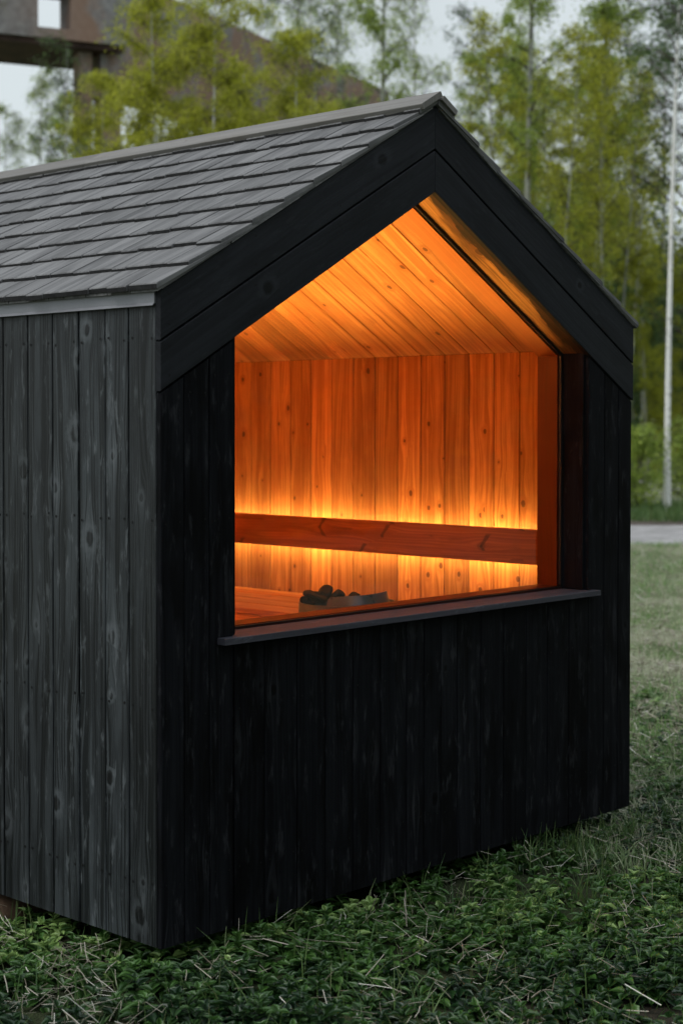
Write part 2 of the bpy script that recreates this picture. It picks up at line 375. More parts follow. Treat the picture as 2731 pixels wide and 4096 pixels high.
# roof: deck, shingles, ridge cap, eave flashing
RY0, RY1 = -.001, L + .06
roof_mb = MB()
for left in (True, False):
    def P(x, up, y): return (x if left else W - x, y, H + K * x + up)
    vs = [P(-.012, -.004, y) if False else P(-.004, .001, y) for y in (.0, RY1)] + [P(CX, .001, y) for y in (.0, RY1)] + \
         [P(-.004, .018, y) for y in (.0, RY1)] + [P(CX, .018, y) for y in (.0, RY1)]
    roof_mb.add(vs, [[0, 1, 3, 2], [4, 5, 7, 6], [0, 2, 6, 4], [1, 3, 7, 5], [0, 1, 5, 4]], 1)
    # core between ceiling boards and deck
    def Q(x, z, y): return (x if left else W - x, y, z)
    zc = lambda x: 1.923 + K * (x - .116)
    vs = [Q(.1, zc(.1), .236), Q(CX, zc(CX), .236), Q(CX, rl(CX) - .002, .236), Q(.02, rl(.02) - .012, .236)]
    vs += [(a, L - .02, c) for a, b, c in vs]
    roof_mb.add(vs, [[0, 1, 2, 3], [4, 5, 6, 7], [0, 1, 5, 4], [1, 2, 6, 5], [2, 3, 7, 6], [3, 0, 4, 7]], 1)
    EXP = .134
    for k in range(10):
        xb = -.030 + EXP * k
        y = -.014 + random.uniform(-.004, .003)
        while y < RY1:
            w = random.uniform(.068, .138)
            if y + w > RY1: w = RY1 - y + .01
            j = random.uniform(-.005, .005); lift = random.uniform(-.0015, .0025)
            xs = xb + j; xe = min(CX - .002, xs + .285)
            if xe - xs < .05: break
            tz = lambda x_, u_: H + K * x_ + u_
            f = (xe - xs) / .285
            up0b, up0t = .0165 + lift, .0345 + lift
            up1b, up1t = .0205 - .018 * f + .001, .0335 - .026 * f + .001
            if k == 9: up1b, up1t = up0b - .006, up0t - .008
            BID[0] += 1; off = random.uniform(0, 50)
            y1 = y + w - random.uniform(.0015, .004)
            sk = random.uniform(-.002, .002)
            c = .002
            pts = [(xs, up0b, y), (xs, up0b, y1), (xe, up1b, y1), (xe, up1b, y), (xs + c, up0t, y + c * .5), (xs + c + sk, up0t, y1 - c * .5), (xe, up1t, y1), (xe, up1t, y), (xs - .001, up0t - .003, y), (xs - .001 + sk, up0t - .003, y1)]
            vs = [((px if left else W - px), py, H + K * px + up) for px, up, py in pts]
            gs = [(py, px / CT + off, BID[0] * 1.37) for px, up, py in pts]
            roof_mb.add(vs, [[0, 1, 2, 3], [4, 5, 6, 7], [8, 9, 5, 4], [2, 3, 7, 6], [3, 0, 8, 4, 7]], 0, gs)
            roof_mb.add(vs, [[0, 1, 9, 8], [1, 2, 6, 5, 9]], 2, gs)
            y += w
        # doubled starter course under the first butts
        if k == 0:
            y = -.012
            while y < RY1:
                w = random.uniform(.08, .14)
                pts = [(-.022, .006, y), (-.022, .006, y + w - .004), (.2, .004, y + w - .004), (.2, .004, y), (-.022, .0155, y), (-.022, .0155, y + w - .004), (.2, .006, y + w - .004), (.2, .006, y)]
                vs = [((px if left else W - px), py, H + K * px + up) for px, up, py in pts]
                BID[0] += 1
                roof_mb.add(vs, [[0, 1, 2, 3], [4, 5, 6, 7], [0, 1, 5, 4], [1, 2, 6, 5], [2, 3, 7, 6], [3, 0, 4, 7]], 0, [(py, px, BID[0] * 1.37) for px, up, py in pts])
                y += w
roof = roof_mb.build('roof', [M['shingle'], M['core'], M['shingle_butt_shade']], cab)
for left in (True, False):                          # thin undercourse strip showing along the gable
    mb = MB(); s = 1 if left else -1
    x = 0.
    while x < CX - .15:
        l = random.uniform(.25, .4); x1 = min(CX - .02, x + l)
        pts = [(x, .0015), (x1, .0015), (x1, .0105), (x, .0135)]
        yy0 = -.010 + random.uniform(-.003, .001)
        vs = [((px if left else W - px), y, H + K * px + up) for y in (yy0, .003) for px, up in pts]
        BID[0] += 1
        mb.add(vs, [[0, 1, 2, 3], [4, 5, 6, 7], [0, 1, 5, 4], [1, 2, 6, 5], [2, 3, 7, 6], [3, 0, 4, 7]], 0, [(q[2], q[0], BID[0] * 1.37) for q in vs])
        x = x1 + .004
    mb.build('gable_batten', M['shingle'], roof)
for left in (True, False):
    mb = MB()
    s = 1 if left else -1
    O = (CX, 0, rl(CX) + .0525)
    A = (-CT * s, 0, -ST); N = (-ST * s, 0, CT)
    segs = [-.03, 1.9, 3.9, RY1 + .02]
    for i in range(3):
        board(mb, O, A, (0, 1, 0), N, -.001 if left else .0225, .118 if left else .112, -.021, 0.0 if left else -.0005, segs[i] + .001, segs[i + 1] - .001, c=.002)
    mb.build('ridge_cap', M['cap'], roof)
for left in (True, False):
    mb = MB(); s = -1 if left else 1; x0 = 0 if left else W
    prof = [(.002, 2.004), (.0085, 2.003), (.0085, 1.962), (.016, 1.953), (.0145, 1.9515), (.007, 1.9595), (.002, 1.9595)]
    vs = [(x0 + s * a, y, z) for y in (.0205, L) for a, z in prof]; n = len(prof)
    mb.add(vs, [[i, (i + 1) % n, (i + 1) % n + n, i + n] for i in range(n)] + [list(range(n)), list(range(n, 2 * n))])
    mb.build('eave_flashing', M['zinc'], cab)

# window: outer reveal, gasket, glass, inner frame, sill
win = MB()
wn = empty('window', (0, 0, 0)); wn.parent = cab
for sg in (1, 4):
    win = MB(); ring(win, opening(-.019), opening(0), .0195, .1185, (sg,)); win.build('jamb', M['black'], wn)
mb = MB(); 
for sg in (2, 3):
    mb = MB(); po, pi = opening(-.019), opening(0)
    i = sg; j = sg + 1
    # board grain must run along the slope
    q = [po[i], po[j], pi[j], pi[i]]; BID[0] += 1
    d = [0, math.dist(po[i], po[j]), math.dist(po[i], po[j]), 0]
    vs = [(x, y, z) for y in (.0, .1185) for x, z in q]
    mb.add(vs, [[0, 1, 2, 3], [4, 5, 6, 7], [0, 1, 5, 4], [1, 2, 6, 5], [2, 3, 7, 6], [3, 0, 4, 7]], 0, [(y, d[k] + 3, BID[0] * 1.37) for y in (.0, .1185) for k in range(4)])
    mb.v = [(x_, .0190 if y_ < .01 else y_, z_) for x_, y_, z_ in mb.v]
    mb.build('soffit', M['soffit'], wn)
mb = MB(); ring(mb, opening(-.001), opening(.012), .119, .1295, (1, 2, 3, 4)); ring(mb, opening(0), opening(.004), .119, .1295, (0,)); mb.build('gasket', M['gasket'], wn)
mb = MB(); p = opening(.0005)
p = [(x, z) for x, z in p]
mb.add([(x, .1325, z) for x, z in p], [list(range(5))]); mb.build('glass', M['glass'], wn, recalc=False)
mb = MB(); po, pi = opening(-.03), opening(.015)
pi = [(pi[0][0], .936), (pi[1][0], .936)] + pi[2:]
for sg, nm_, mt_ in ((0, 'frame_rail', 'pine_frame_shaded'), (1, 'frame_post', 'pine_frame_shaded'), (4, 'frame_post', 'pine_frame_shaded'), (2, 'frame_head', 'pine_head_lit'), (3, 'frame_head', 'pine_head_lit')):
    mb = MB(); ring(mb, po, pi, .1355, .2345, (sg,)); mb.build(nm_, M[mt_], wn)
mb = MB()
board(mb, (0, .1185, .9255), (0, -1, 0), (1, 0, 0), (0, .08, 1), 0, .152, -.020, 0, .229, 2.277, c=.0015, jit=0)
sill = mb.build('sill', M['sill'], wn)

# interior lining
mb = MB()
YB = [.236, .353] + [.353 + .14 * k for k in range(1, 21)]
ZW = 1.905
for s, xw in ((1, 2.43), (0, .116)):
    mb = MB(); nx = -1 if s else 1
    for i in range(len(YB) - 1):
        a0, a1 = YB[i] + .0024, YB[i + 1] - .0024
        board(mb, (xw, 0, 0), (0, 1, 0), (0, 0, 1), (nx, 0, 0), a0, a1, -.016, 0, .03, ZW - .001, c=.002)
    mb.build('interior_wall', M['pine'], cab)
mb = MB()
lc = (CX - .116) / CT
for i in range(len(YB) - 1):
    a0, a1 = YB[i] + .0024, YB[i + 1] - .0024
    board(mb, (2.43, 0, ZW), (0, 1, 0), (-CT, 0, ST), (-ST, 0, -CT), a0, a1, -.015, 0, .0, lc, c=.002)
    board(mb, (.116, 0, ZW), (0, 1, 0), (CT, 0, ST), (ST, 0, -CT), a0, a1, -.015, 0, .0, lc, c=.002)
mb.build('ceiling', M['pine'], cab)
YE = YB[-1]
mb = MB(); x = .1
while x < 2.44:
    x1 = min(x + .14, 2.446)
    board(mb, (0, YE, 0), (1, 0, 0), (0, 0, 1), (0, -1, 0), x + .0013, x1 - .0013, -.016, 0, .03, (1.905 + K * (min(x, W - x) - .116) + .01, 1.905 + K * (min(x1, W - x1) - .116) + .01)); x = x1
mb.build('partition_wall', M['pine'], cab)
mb = MB(); box(mb, (.1, .236, .02), (2.446, YE + .02, .048)); mb.build('floor', M['pine'], cab)
mb = MB(); box(mb, (.099, YE + .03, .02), (2.447, YE + .06, 2.5)); mb.build('partition_core', M['core'], cab)
mb = MB()                                          # lining on the inside of the front wall, around the opening
ring(mb, [(.117, .05), (2.429, .05), (2.429, ZW - .001), (CX, ZW + K * (CX - .116) - .001), (.117, ZW - .001)], opening(-.031), .2342, .2485)
mb.build('front_lining', M['pine'], cab)
# benches
mb = MB()
for a0, a1 in ((2.262, 2.405), (2.108, 2.250), (1.951, 2.096), (1.795, 1.939)):
    board(mb, (0, 0, .77), (1, 0, 0), (0, 1, 0), (0, 0, 1), a0, a1, -.026, 0, .25, YE - .01, c=.003)
board(mb, (1.800, 0, .742), (0, 0, 1), (0, 1, 0), (-1, 0, 0), -.085, -.0, -.02, 0, .25, YE - .01)
for y in (.5, 1.5, 2.5): box(mb, (1.81, y, .05), (1.85, y + .04, .742))
mb.build('upper_bench', M['pine'], cab)
mb = MB()
for a0, a1 in ((1.62, 1.76), (1.47, 1.61), (1.32, 1.46)):
    board(mb, (0, 0, .42), (1, 0, 0), (0, 1, 0), (0, 0, 1), a0, a1, -.026, 0, 1.0, YE - .01, c=.003)
board(mb, (1.322, 0, .392), (0, 0, 1), (0, 1, 0), (-1, 0, 0), -.085, -.0, -.02, 0, 1.0, YE - .01)
for y in (1.2, 2.5): box(mb, (1.34, y, .05), (1.38, y + .04, .392))
mb.build('lower_bench', M['pine_frame_shaded'], cab)
mb = MB()
board(mb, (2.33, 0, 1.0), (0, 0, 1), (0, 1, 0), (-1, 0, 0), 0, .150, -.022, 0, .2495, YE - .01, c=.003, jit=0)
mb.build('backrest', M['backrest'], cab)
mb = MB()
board(mb, (.20, 0, 1.0), (0, 0, 1), (0, 1, 0), (1, 0, 0), 0, .150, -.022, 0, .2495, YE - .01, c=.003, jit=0)
mb.build('backrest', M['backrest'], cab)
for z0_, z1_ in ((1.100, 1.112), (1.030, 1.050)):
    mb = MB(); box(mb, (2.353, .33, z0_), (2.357, YE - .03, z1_)); mb.build('led_strip', M['led'], cab)
mb = MB(); box(mb, (.118, .27, 1.1205), (.124, YE - .03, 1.1285)); mb.build('led_strip', M['led2'], cab)
# what the cabin stands on
mb = MB()
for x in (.35, 2.0):
    box(mb, (x, .25, -.10), (x + .14, L - .3, -.004))
mb.build('skid', M['core'], cab)
mb = MB()
n = 40
prof = []
for k in range(n + 1):
    a = math.pi * k / n; r = .11
    prof.append((.055 + 0, .95 + r * 1.25 * math.cos(a), -.105 + r * .95 * math.sin(a)))
vs = []
for x in (.01, .07, .16, .30):
    f = 1.0 if x > .05 else .93
    for px, py, pz in prof: vs.append((x, .95 + (py - .95) * f, -.105 + (pz + .105) * f))
m = n + 1
fs = [[r * m + i, r * m + i + 1, (r + 1) * m + i + 1, (r + 1) * m + i] for r in range(3) for i in range(n)] + [list(range(m))]
mb.add(vs, fs, 0)
mb.build('ribbed_support', M['skid'], cab)
mb = MB(); box(mb, (.16, .44, -.10), (.24, .48, -.02)); mb.build('support_block', M['skid'], cab)

# ------------------------------------------------------------------ camera frame (also used for laying out the wood)
YAW, PITCH, ROLL = .81361, -.0198, .0008
C0 = V((-3.163, -3.7373, 1.5977))
FW = V((math.sin(YAW), math.cos(YAW), 0)); RT = V((math.cos(YAW), -math.sin(YAW), 0))
FL = 3706.2
def spot(px, depth, z=-.1):
    p = C0 + FW * depth + RT * ((px - 784) / FL * depth); return V((p.x, p.y, z))

# ------------------------------------------------------------------ sauna stove inside
st = empty('sauna_stove', (1.39, .535, .05))
tag(st, 'stainless steel sauna stove heaped with dark stones, just inside the picture window', 'stove')
RS = .192
def arc(mb, a0, a1, n, rows, th=.0035, closed=False):
    """a sheet of steel round the drum; rows = (radius, height(function of bearing)) from bottom to top; flat-shaded rims"""
    for off in (0, -th):
        vs = []
        for rad, zf in rows:
            for k in range(n + 1):
                a = a0 + (a1 - a0) * k / n; d = RT * math.cos(a) - FW * math.sin(a)
                vs.append((d.x * (rad + off), d.y * (rad + off), zf(a)))
        m = n + 1
        mb.add(vs, [[r * m + k, r * m + k + 1, (r + 1) * m + k + 1, (r + 1) * m + k] for r in range(len(rows) - 1) for k in range(n)], 0, None, True)
    vs = []
    for off in (0, -th):
        rad, zf = rows[-1]
        for k in range(n + 1):
            a = a0 + (a1 - a0) * k / n; d = RT * math.cos(a) - FW * math.sin(a)
            vs.append((d.x * (rad + off), d.y * (rad + off), zf(a)))
    mb.add(vs, [[k, k + 1, n + 2 + k, n + 1 + k] for k in range(n)], 0)
mb = MB(); arc(mb, 0, 2 * math.pi, 48, [(RS - .004, lambda a: .25), (RS - .004, lambda a: .60), (RS - .004, lambda a: .858)]); mb.build('collar', M['steel'], st, recalc=False)
a_l, a_r = math.radians(118), math.radians(12)
mb = MB(); arc(mb, a_l, a_r, 30, [(RS + .012, lambda a: .74), (RS - .004, lambda a: .80), (RS - .034, lambda a: .893 + .010 * math.cos(a) - (.012 if abs(a - a_l) < .06 or abs(a - a_r) < .06 else 0))]); mb.build('guard_plate', M['steel'], st, recalc=False)
mb = MB(); tube(mb, [(0, 0, .0), (0, 0, .31), (0, 0, .70)], [.15, .165, .165], 32); mb.build('firebox', M['iron'], st)
SPOTS = [(-.125, -.02, .878, .055), (-.085, .01, .890, .055), (-.150, -.01, .862, .040), (-.04, .05, .872, .045), (.03, .06, .872, .04), (-.11, .06, .868, .045)]
for k in range(34):
    if k < len(SPOTS): d = RT * SPOTS[k][0] + FW * SPOTS[k][1]; zc = SPOTS[k][2]; big = SPOTS[k][3]
    else:
        a = random.uniform(0, 2 * math.pi); rd = random.uniform(0, .125); d = RT * math.cos(a) * rd + FW * math.sin(a) * rd; zc = random.uniform(.79, .845); big = .05
    bm = bmesh.new(); bmesh.ops.create_icosphere(bm, subdivisions=3, radius=big * random.uniform(.6, .8))
    sc = V((random.uniform(.95, 1.45), random.uniform(.85, 1.1), random.uniform(.6, .8)))
    pl = [V((random.gauss(0, 1), random.gauss(0, 1), random.gauss(0, 1))).normalized() for _ in range(9)]
    for v_ in bm.verts:
        r_ = v_.co.length
        for q in pl:
            dd = v_.co.normalized().dot(q)
            if dd > .72: v_.co -= q * (dd - .72) * r_ * .95
        v_.co = V((v_.co.x * sc.x, v_.co.y * sc.y, v_.co.z * sc.z))
    me = bpy.data.meshes.new('stone'); bm.to_mesh(me); bm.free(); me.materials.append(M['stone'])
    o = link(bpy.data.objects.new('stone', me), st); o.location = (d.x, d.y, zc)
    o.rotation_euler = (random.uniform(-.5, .5), random.uniform(-.5, .5), random.uniform(0, 6.28))

# ------------------------------------------------------------------ ground, path
def gmat():
    t = NT('meadow_soil'); co = t.n('ShaderNodeNewGeometry').outputs['Position']
    n1 = t.noise(co, .9, 4, .6); n2 = t.noise(co, 14, 4, .65); n3 = t.noise(co, 90, 2)
    c = t.mix(t.ss(n2, .35, .65), (.014, .013, .009), (.036, .030, .022))
    c = t.mix(t.m('MULTIPLY', t.ss(n1, .4, .6), .7), c, (.035, .050, .020))
    ln = t.n('ShaderNodeVectorMath', operation='DISTANCE'); t.put(ln.inputs[0], co); ln.inputs[1].default_value = (0, -1, -.1)
    far = t.ss(ln.outputs['Value'], 5., 9.)
    n4 = t.noise(co, 2.2, 4, .6)
    fc = t.mix(t.ss(n4, .38, .62), (.14, .17, .08), (.26, .26, .19))
    c = t.mix(far, c, fc)
    return t.out(t.bsdf(c, .95, .1, t.m('ADD', n2, n3), .8, .02))
M['soil'] = gmat()
def gz(x, y):
    d = np.hypot(x + .3, y + .3)
    a = np.clip(1 - (d - 5) / 4, 0, 1)
    return -.100 + a * (.012 * np.sin(1.7 * x + .4) * np.cos(2.1 * y) + .008 * np.sin(4.3 * x - 2.2 * y))
mb = MB()
ax = sorted(set([-300, -150, -80, -40, -20, -12] + [round(-9 + .25 * i, 3) for i in range(73)] + [12, 16, 22, 30, 45, 70, 110, 170, 300]))
vs = [(x, y, float(gz(x, y))) for x in ax for y in ax]; n = len(ax)
mb.add(vs, [[i * n + j, (i + 1) * n + j, (i + 1) * n + j + 1, i * n + j + 1] for i in range(n - 1) for j in range(n - 1)], 0, None, True)
g = mb.build('ground', M['soil']); tag(g, kind='structure')
def strip(name, mat, d0, d1, z, half=60, n=60, jit=.15):
    mb = MB(); vs = []
    for i in range(n + 1):
        l = -half + 2 * half * i / n
        for d in (d0, d1):
            p = C0 + FW * (d + random.uniform(-jit, jit)) + RT * l; vs.append((p.x, p.y, z))
    mb.add(vs, [[2 * i, 2 * i + 1, 2 * i + 3, 2 * i + 2] for i in range(n)])
    o = mb.build(name, mat); tag(o, kind='structure')
M['gravel'] = plain('pale_gravel', (.26, .255, .25), .95, .1, 3, .25, .6)
M['dirt'] = plain('brown_verge_soil', (.075, .062, .052), .95, .1, 3, .4, .6)
strip('path', M['gravel'], 22.6, 26.9, -.094)
strip('verge', M['dirt'], 26.6, 28.2, -.097)

# ------------------------------------------------------------------ scatter helpers
def rot_frames(n, tilt_lo, tilt_hi):
    """random frames: forward direction with elevation angle between tilt_lo..tilt_hi"""
    az = RNG.uniform(0, 2 * np.pi, n); el = RNG.uniform(tilt_lo, tilt_hi, n)
    f = np.stack([np.cos(az) * np.cos(el), np.sin(az) * np.cos(el), np.sin(el)], 1)
    s = np.stack([-np.sin(az), np.cos(az), np.zeros(n)], 1)
    ro = RNG.uniform(-.6, .6, n)[:, None]
    u = np.cross(f, s); s2 = s * np.cos(ro) + u * np.sin(ro); u2 = np.cross(f, s2) * -1
    return f, s2, -u2
def leaf_cloud(pos, f, s, u, size, tmpl, faces, rnd):
    """tmpl: (k,3) verts as (along f, along s, along u)"""
    k = len(tmpl)
    v = pos[:, None, :] + size[:, None, None] * (tmpl[None, :, 0, None] * f[:, None, :] + tmpl[None, :, 1, None] * s[:, None, :] + tmpl[None, :, 2, None] * u[:, None, :])
    fa = (np.array(faces)[None] + (np.arange(len(pos)) * k)[:, None, None]).reshape(-1)
    return v.reshape(-1, 3), fa, np.repeat(rnd, k)

# nettle leaf: serrated outline, folded along the midrib, tip drooping; triangles
rows_ = [(0, 0), (.14, .27), (.22, .26), (.36, .41), (.45, .36), (.62, .33), (.70, .25), (.84, .15), (1, 0)]
def zz(x, y): return abs(y) * .28 - .38 * x * x + .02
NL_T = [(x, 0, zz(x, 0)) for x, w in rows_] + [(x, w, zz(x, w)) for x, w in rows_[1:-1]] + [(x, -w, zz(x, w)) for x, w in rows_[1:-1]]
NL_F = []
nr = len(rows_)
for b0 in (nr, nr + nr - 2):
    E_ = [0] + [b0 + k for k in range(nr - 2)] + [nr - 1]
    for k in range(nr - 1):
        if k > 0: NL_F.append([k, k + 1, E_[k]])
        if k < nr - 2: NL_F.append([k + 1, E_[k + 1], E_[k]])
        if k == nr - 2: pass
NL_T = np.array(NL_T); NL_F = [f for f in NL_F if len(set(f)) == 3]

def occupied(x, y): return (x > -.02) & (x < W + .02) & (y > .05) & (y < L)
def weeds(name, npl, region, label, leafsz, seed):
    x = RNG.uniform(region[0], region[1], npl); y = RNG.uniform(region[2], region[3], npl)
    # clumpy density
    dn = np.sin(x * 2.3 + 1.1) * np.cos(y * 2.9 + .4) + .6 * np.sin(x * 5.1 - y * 4.3) + RNG.uniform(-1.0, 1.2, npl)
    keep = (dn > -.30) & ~((x > .3) & (x < W - .3) & (y > .25))
    x, y = x[keep], y[keep]; z = gz(x, y); n = len(x)
    hgt = RNG.uniform(.010, .085, n) * (1 + .35 * np.sin(x * 3.7) * np.sin(y * 3.1)); hgt = np.where((x > -.05) & (x < W) & (y > -.05), np.minimum(hgt, .055), hgt); az0 = RNG.uniform(0, 6.28, n)
    tone = np.clip(.5 + .3 * np.sin(x * 1.9 + y * 2.7) + RNG.normal(0, .15, n), 0, 1)
    P, F_, S_, U_, SZ, RN = [], [], [], [], [], []
    for lev in range(4):
        for q in range(4 if lev in (1, 3) else 3):
            az = az0 + q * (np.pi / 2) + lev * .78 + RNG.normal(0, .25, n)
            el = (.10, .2, .45, .75)[lev] + RNG.normal(0, .22, n)
            lean = np.stack([np.cos(az0), np.sin(az0)], 1) * (hgt * .25)[:, None]
            zz_ = z + hgt * (.25 + .25 * lev)
            f = np.stack([np.cos(az) * np.cos(el), np.sin(az) * np.cos(el), np.sin(el)], 1)
            s = np.stack([-np.sin(az), np.cos(az), RNG.normal(0, .15, n)], 1)
            s /= np.linalg.norm(s, axis=1)[:, None]; u = np.cross(f, s)
            st_ = .008 * (1.4 - .3 * lev)
            p = np.stack([x + lean[:, 0] * lev / 3, y + lean[:, 1] * lev / 3, zz_], 1) + f * st_
            P.append(p); F_.append(f); S_.append(s); U_.append(u)
            SZ.append(leafsz * (1.15, 1.1, .85, .55)[lev] * RNG.uniform(.7, 1.25, n)); RN.append(np.clip(tone + RNG.normal(0, .12, n), 0, 1))
    P, F_, S_, U_ = map(np.concatenate, (P, F_, S_, U_)); SZ, RN = np.concatenate(SZ), np.concatenate(RN)
    v, fa, rn = leaf_cloud(P, F_, S_, U_, SZ, NL_T, NL_F, RN)
    o = big_mesh(name, v, fa, 3, [M['weed']], rn)
    tag(o, label, 'weeds', kind='stuff'); return o
M['weed'] = leafmat('weed_leaf', (.010, .036, .011), (.066, .158, .030), (.27, .41, .12), trans=.3, rough=.36, spec=.5)
M['grass'] = leafmat('grass_blade', (.045, .10, .030), (.095, .16, .045), (.16, .20, .08), trans=.3, rough=.5, spec=.3)
M['field'] = leafmat('meadow_blade', (.12, .23, .07), (.21, .33, .12), (.42, .42, .27), trans=.3, rough=.6, spec=.2,
                     mod=(.55, .46, .60, (.50, .50, .38, 1), .75))
M['straw'] = leafmat('dry_straw', (.15, .13, .09), (.42, .39, .31), (.66, .64, .56), trans=.1, rough=.7, spec=.2)

weeds('weed_patch', 8200, (-2.2, 3.4, -2.9, 1.6), 'low carpet of young toothed nettle leaves around the foot of the cabin', .047, 1)
weeds('weed_patch', 1300, (2.5, 5.4, -1.5, 3.2), 'sparser toothed weeds in the grass beyond the right end of the cabin', .048, 2)

def blades(name, x, y, hlo, hhi, wd, mat, label, cat, bend=.5, lay=None, clump=0.):
    n = len(x); z = gz(x, y)
    az = RNG.uniform(0, 2 * np.pi, n); h = RNG.uniform(hlo, hhi, n)
    lean = RNG.uniform(.05, bend, n) if lay is None else RNG.uniform(*lay, n)
    dx, dy = np.cos(az), np.sin(az); sx_, sy_ = -dy, dx
    fa_ = RNG.uniform(0, 2 * np.pi, n); sx_, sy_ = np.cos(fa_), np.sin(fa_)
    w = wd * RNG.uniform(.6, 1.3, n)
    K_ = 4; vv = np.zeros((n, 2 * K_, 3))
    for i in range(K_):
        t = i / (K_ - 1)
        a = lean * t * 1.2
        r_ = h * t * np.sin(a * .8 + lean * .2); zz_ = h * t * np.cos(np.minimum(a * .8 + lean * .2, 1.5))
        ww = w * (1 - t) ** .6 * .5 + .0002
        for s_, sg in ((0, -1), (1, 1)):
            vv[:, 2 * i + s_, 0] = x + dx * r_ + sx_ * ww * sg
            vv[:, 2 * i + s_, 1] = y + dy * r_ + sy_ * ww * sg
            vv[:, 2 * i + s_, 2] = z + zz_ - .004
    fc = np.array([[0, 1, 3, 2], [2, 3, 5, 4], [4, 5, 7, 6]])
    fa = (fc[None] + (np.arange(n) * 2 * K_)[:, None, None]).reshape(-1)
    rn = np.repeat(RNG.uniform(0, 1, n), 2 * K_)
    o = big_mesh(name, vv.reshape(-1, 3), fa, 4, [mat], rn); tag(o, label, cat, kind='stuff'); return o
def rect(n, x0, x1, y0, y1):
    x = RNG.uniform(x0, x1, n); y = RNG.uniform(y0, y1, n); k = ~occupied(x, y) & ~((x > -.02) & (x < W + .02) & (y > -.01) & (y < .1)); return x[k], y[k]
def clumps(nc, per, sp, x0, x1, y0, y1):
    cx, cy = RNG.uniform(x0, x1, nc), RNG.uniform(y0, y1, nc)
    x = np.repeat(cx, per) + RNG.normal(0, sp, nc * per); y = np.repeat(cy, per) + RNG.normal(0, sp, nc * per)
    k = ~((x > -.02) & (x < W + .02) & (y > -.02)); return x[k], y[k]
x, y = rect(7500, -2.2, 3.8, -2.9, 1.6); x2, y2 = clumps(34, 26, .05, .9, 3.6, -.75, -.03); x3, y3 = clumps(40, 24, .08, 1.8, 5.0, -1.6, .6); x4, y4 = clumps(16, 24, .03, 1.7, 2.55, -.14, -.03)
blades('grass_tufts', np.concatenate([x, x2, x3, x4]), np.concatenate([y, y2, y3, y4]), .05, .17, .0045, M['grass'], 'tufts of fresh green grass standing along the cabin foot', 'grass', .7)

# straw litter: flat broken stalks lying and poking up
def straw(name, x, y, llo, lhi, wd, label, up=.25, zoff=.0):
    n = len(x); z = gz(x, y) + RNG.uniform(.004, .05, n) + zoff
    az = RNG.uniform(0, 2 * np.pi, n); el = np.abs(RNG.normal(0, up, n))
    d = np.stack([np.cos(az) * np.cos(el), np.sin(az) * np.cos(el), np.sin(el)], 1)
    s = np.stack([-np.sin(az), np.cos(az), np.zeros(n)], 1); u = np.cross(d, s)
    l = RNG.uniform(llo, lhi, n) * RNG.uniform(.4, 1, n); w = wd * RNG.uniform(.5, 1.5, n)
    kink = RNG.normal(0, .07, n)
    p = np.stack([x, y, z], 1)
    vv = np.zeros((n, 9, 3))
    for i, t in enumerate((0, .5, 1)):
        c = p + d * (l * t)[:, None] + s * (kink * l * (t if t < .6 else .2))[:, None]
        for j, (a, b) in enumerate(((1, 0), (-.5, .87), (-.5, -.87))):
            vv[:, 3 * i + j] = c + s * (w * a * .5)[:, None] + u * (w * b * .35)[:, None]
    fc = []
    for i in (0, 3):
        for j in range(3): fc.append([i + j, i + (j + 1) % 3, i + 3 + (j + 1) % 3, i + 3 + j])
    fa = (np.array(fc)[None] + (np.arange(n) * 9)[:, None, None]).reshape(-1)
    o = big_mesh(name, vv.reshape(-1, 3), fa, 4, [M['straw']], np.repeat(RNG.uniform(0, 1, n), 9)); tag(o, label, 'straw', kind='stuff'); return o
x, y = rect(800, -2.2, 3.4, -2.9, 1.4); x2, y2 = clumps(46, 24, .07, -.6, 3.2, -1.6, -.02); x3, y3 = clumps(14, 30, .06, -1.2, 0, -.2, 1.2)
straw('straw_litter', np.concatenate([x, x2, x3]), np.concatenate([y, y2, y3]), .02, .12, .0024, 'broken pale straw scattered over the weeds near the cabin', .4, .038)
x, y = clumps(16, 4, .1, -.6, 2.6, -1.5, -.1)
straw('reed_stalks', x, y, .10, .24, .0040, 'longer bleached reed stalks lying on the weeds in front of the cabin', .2, .02)

# meadow beyond the cabin's right end, up to the path and behind
def fan(n, a0, a1, d0, d1, pw=1.0):
    """ground points at bearing a (from straight ahead) and distance d from where the photographer stands"""
    d = d0 + (d1 - d0) * RNG.uniform(0, 1, n) ** pw; a = np.radians(RNG.uniform(a0, a1, n))
    x = C0.x + FW.x * d * np.cos(a) + RT.x * d * np.sin(a); y = C0.y + FW.y * d * np.cos(a) + RT.y * d * np.sin(a)
    k = ~occupied(x, y); return x[k], y[k]
x, y = fan(52000, 8.5, 17, 6.1, 22.8, .85)
blades('meadow_grass', x, y, .035, .12, .008, M['field'], 'pale green spring meadow grass between the cabin and the path', 'grass', .9)
x, y = fan(15000, 17, 32, 6.6, 22.8, .9); 
blades('meadow_grass', x, y, .04, .15, .014, M['field'], 'pale meadow grass farther right, outside the cabin end', 'grass', .9)
x, y = fan(42000, 8.8, 26, 6.4, 22.5, .8)
straw('meadow_straw', x, y, .05, .15, .006, 'flattened grey straw lying through the meadow grass', .22, .0)
x, y = fan(9000, 9, 20, 28.2, 34, 1)
blades('roadside_grass', x, y, .08, .28, .02, M['grass'], 'fresh green grass on the verge across the path', 'grass', .8)

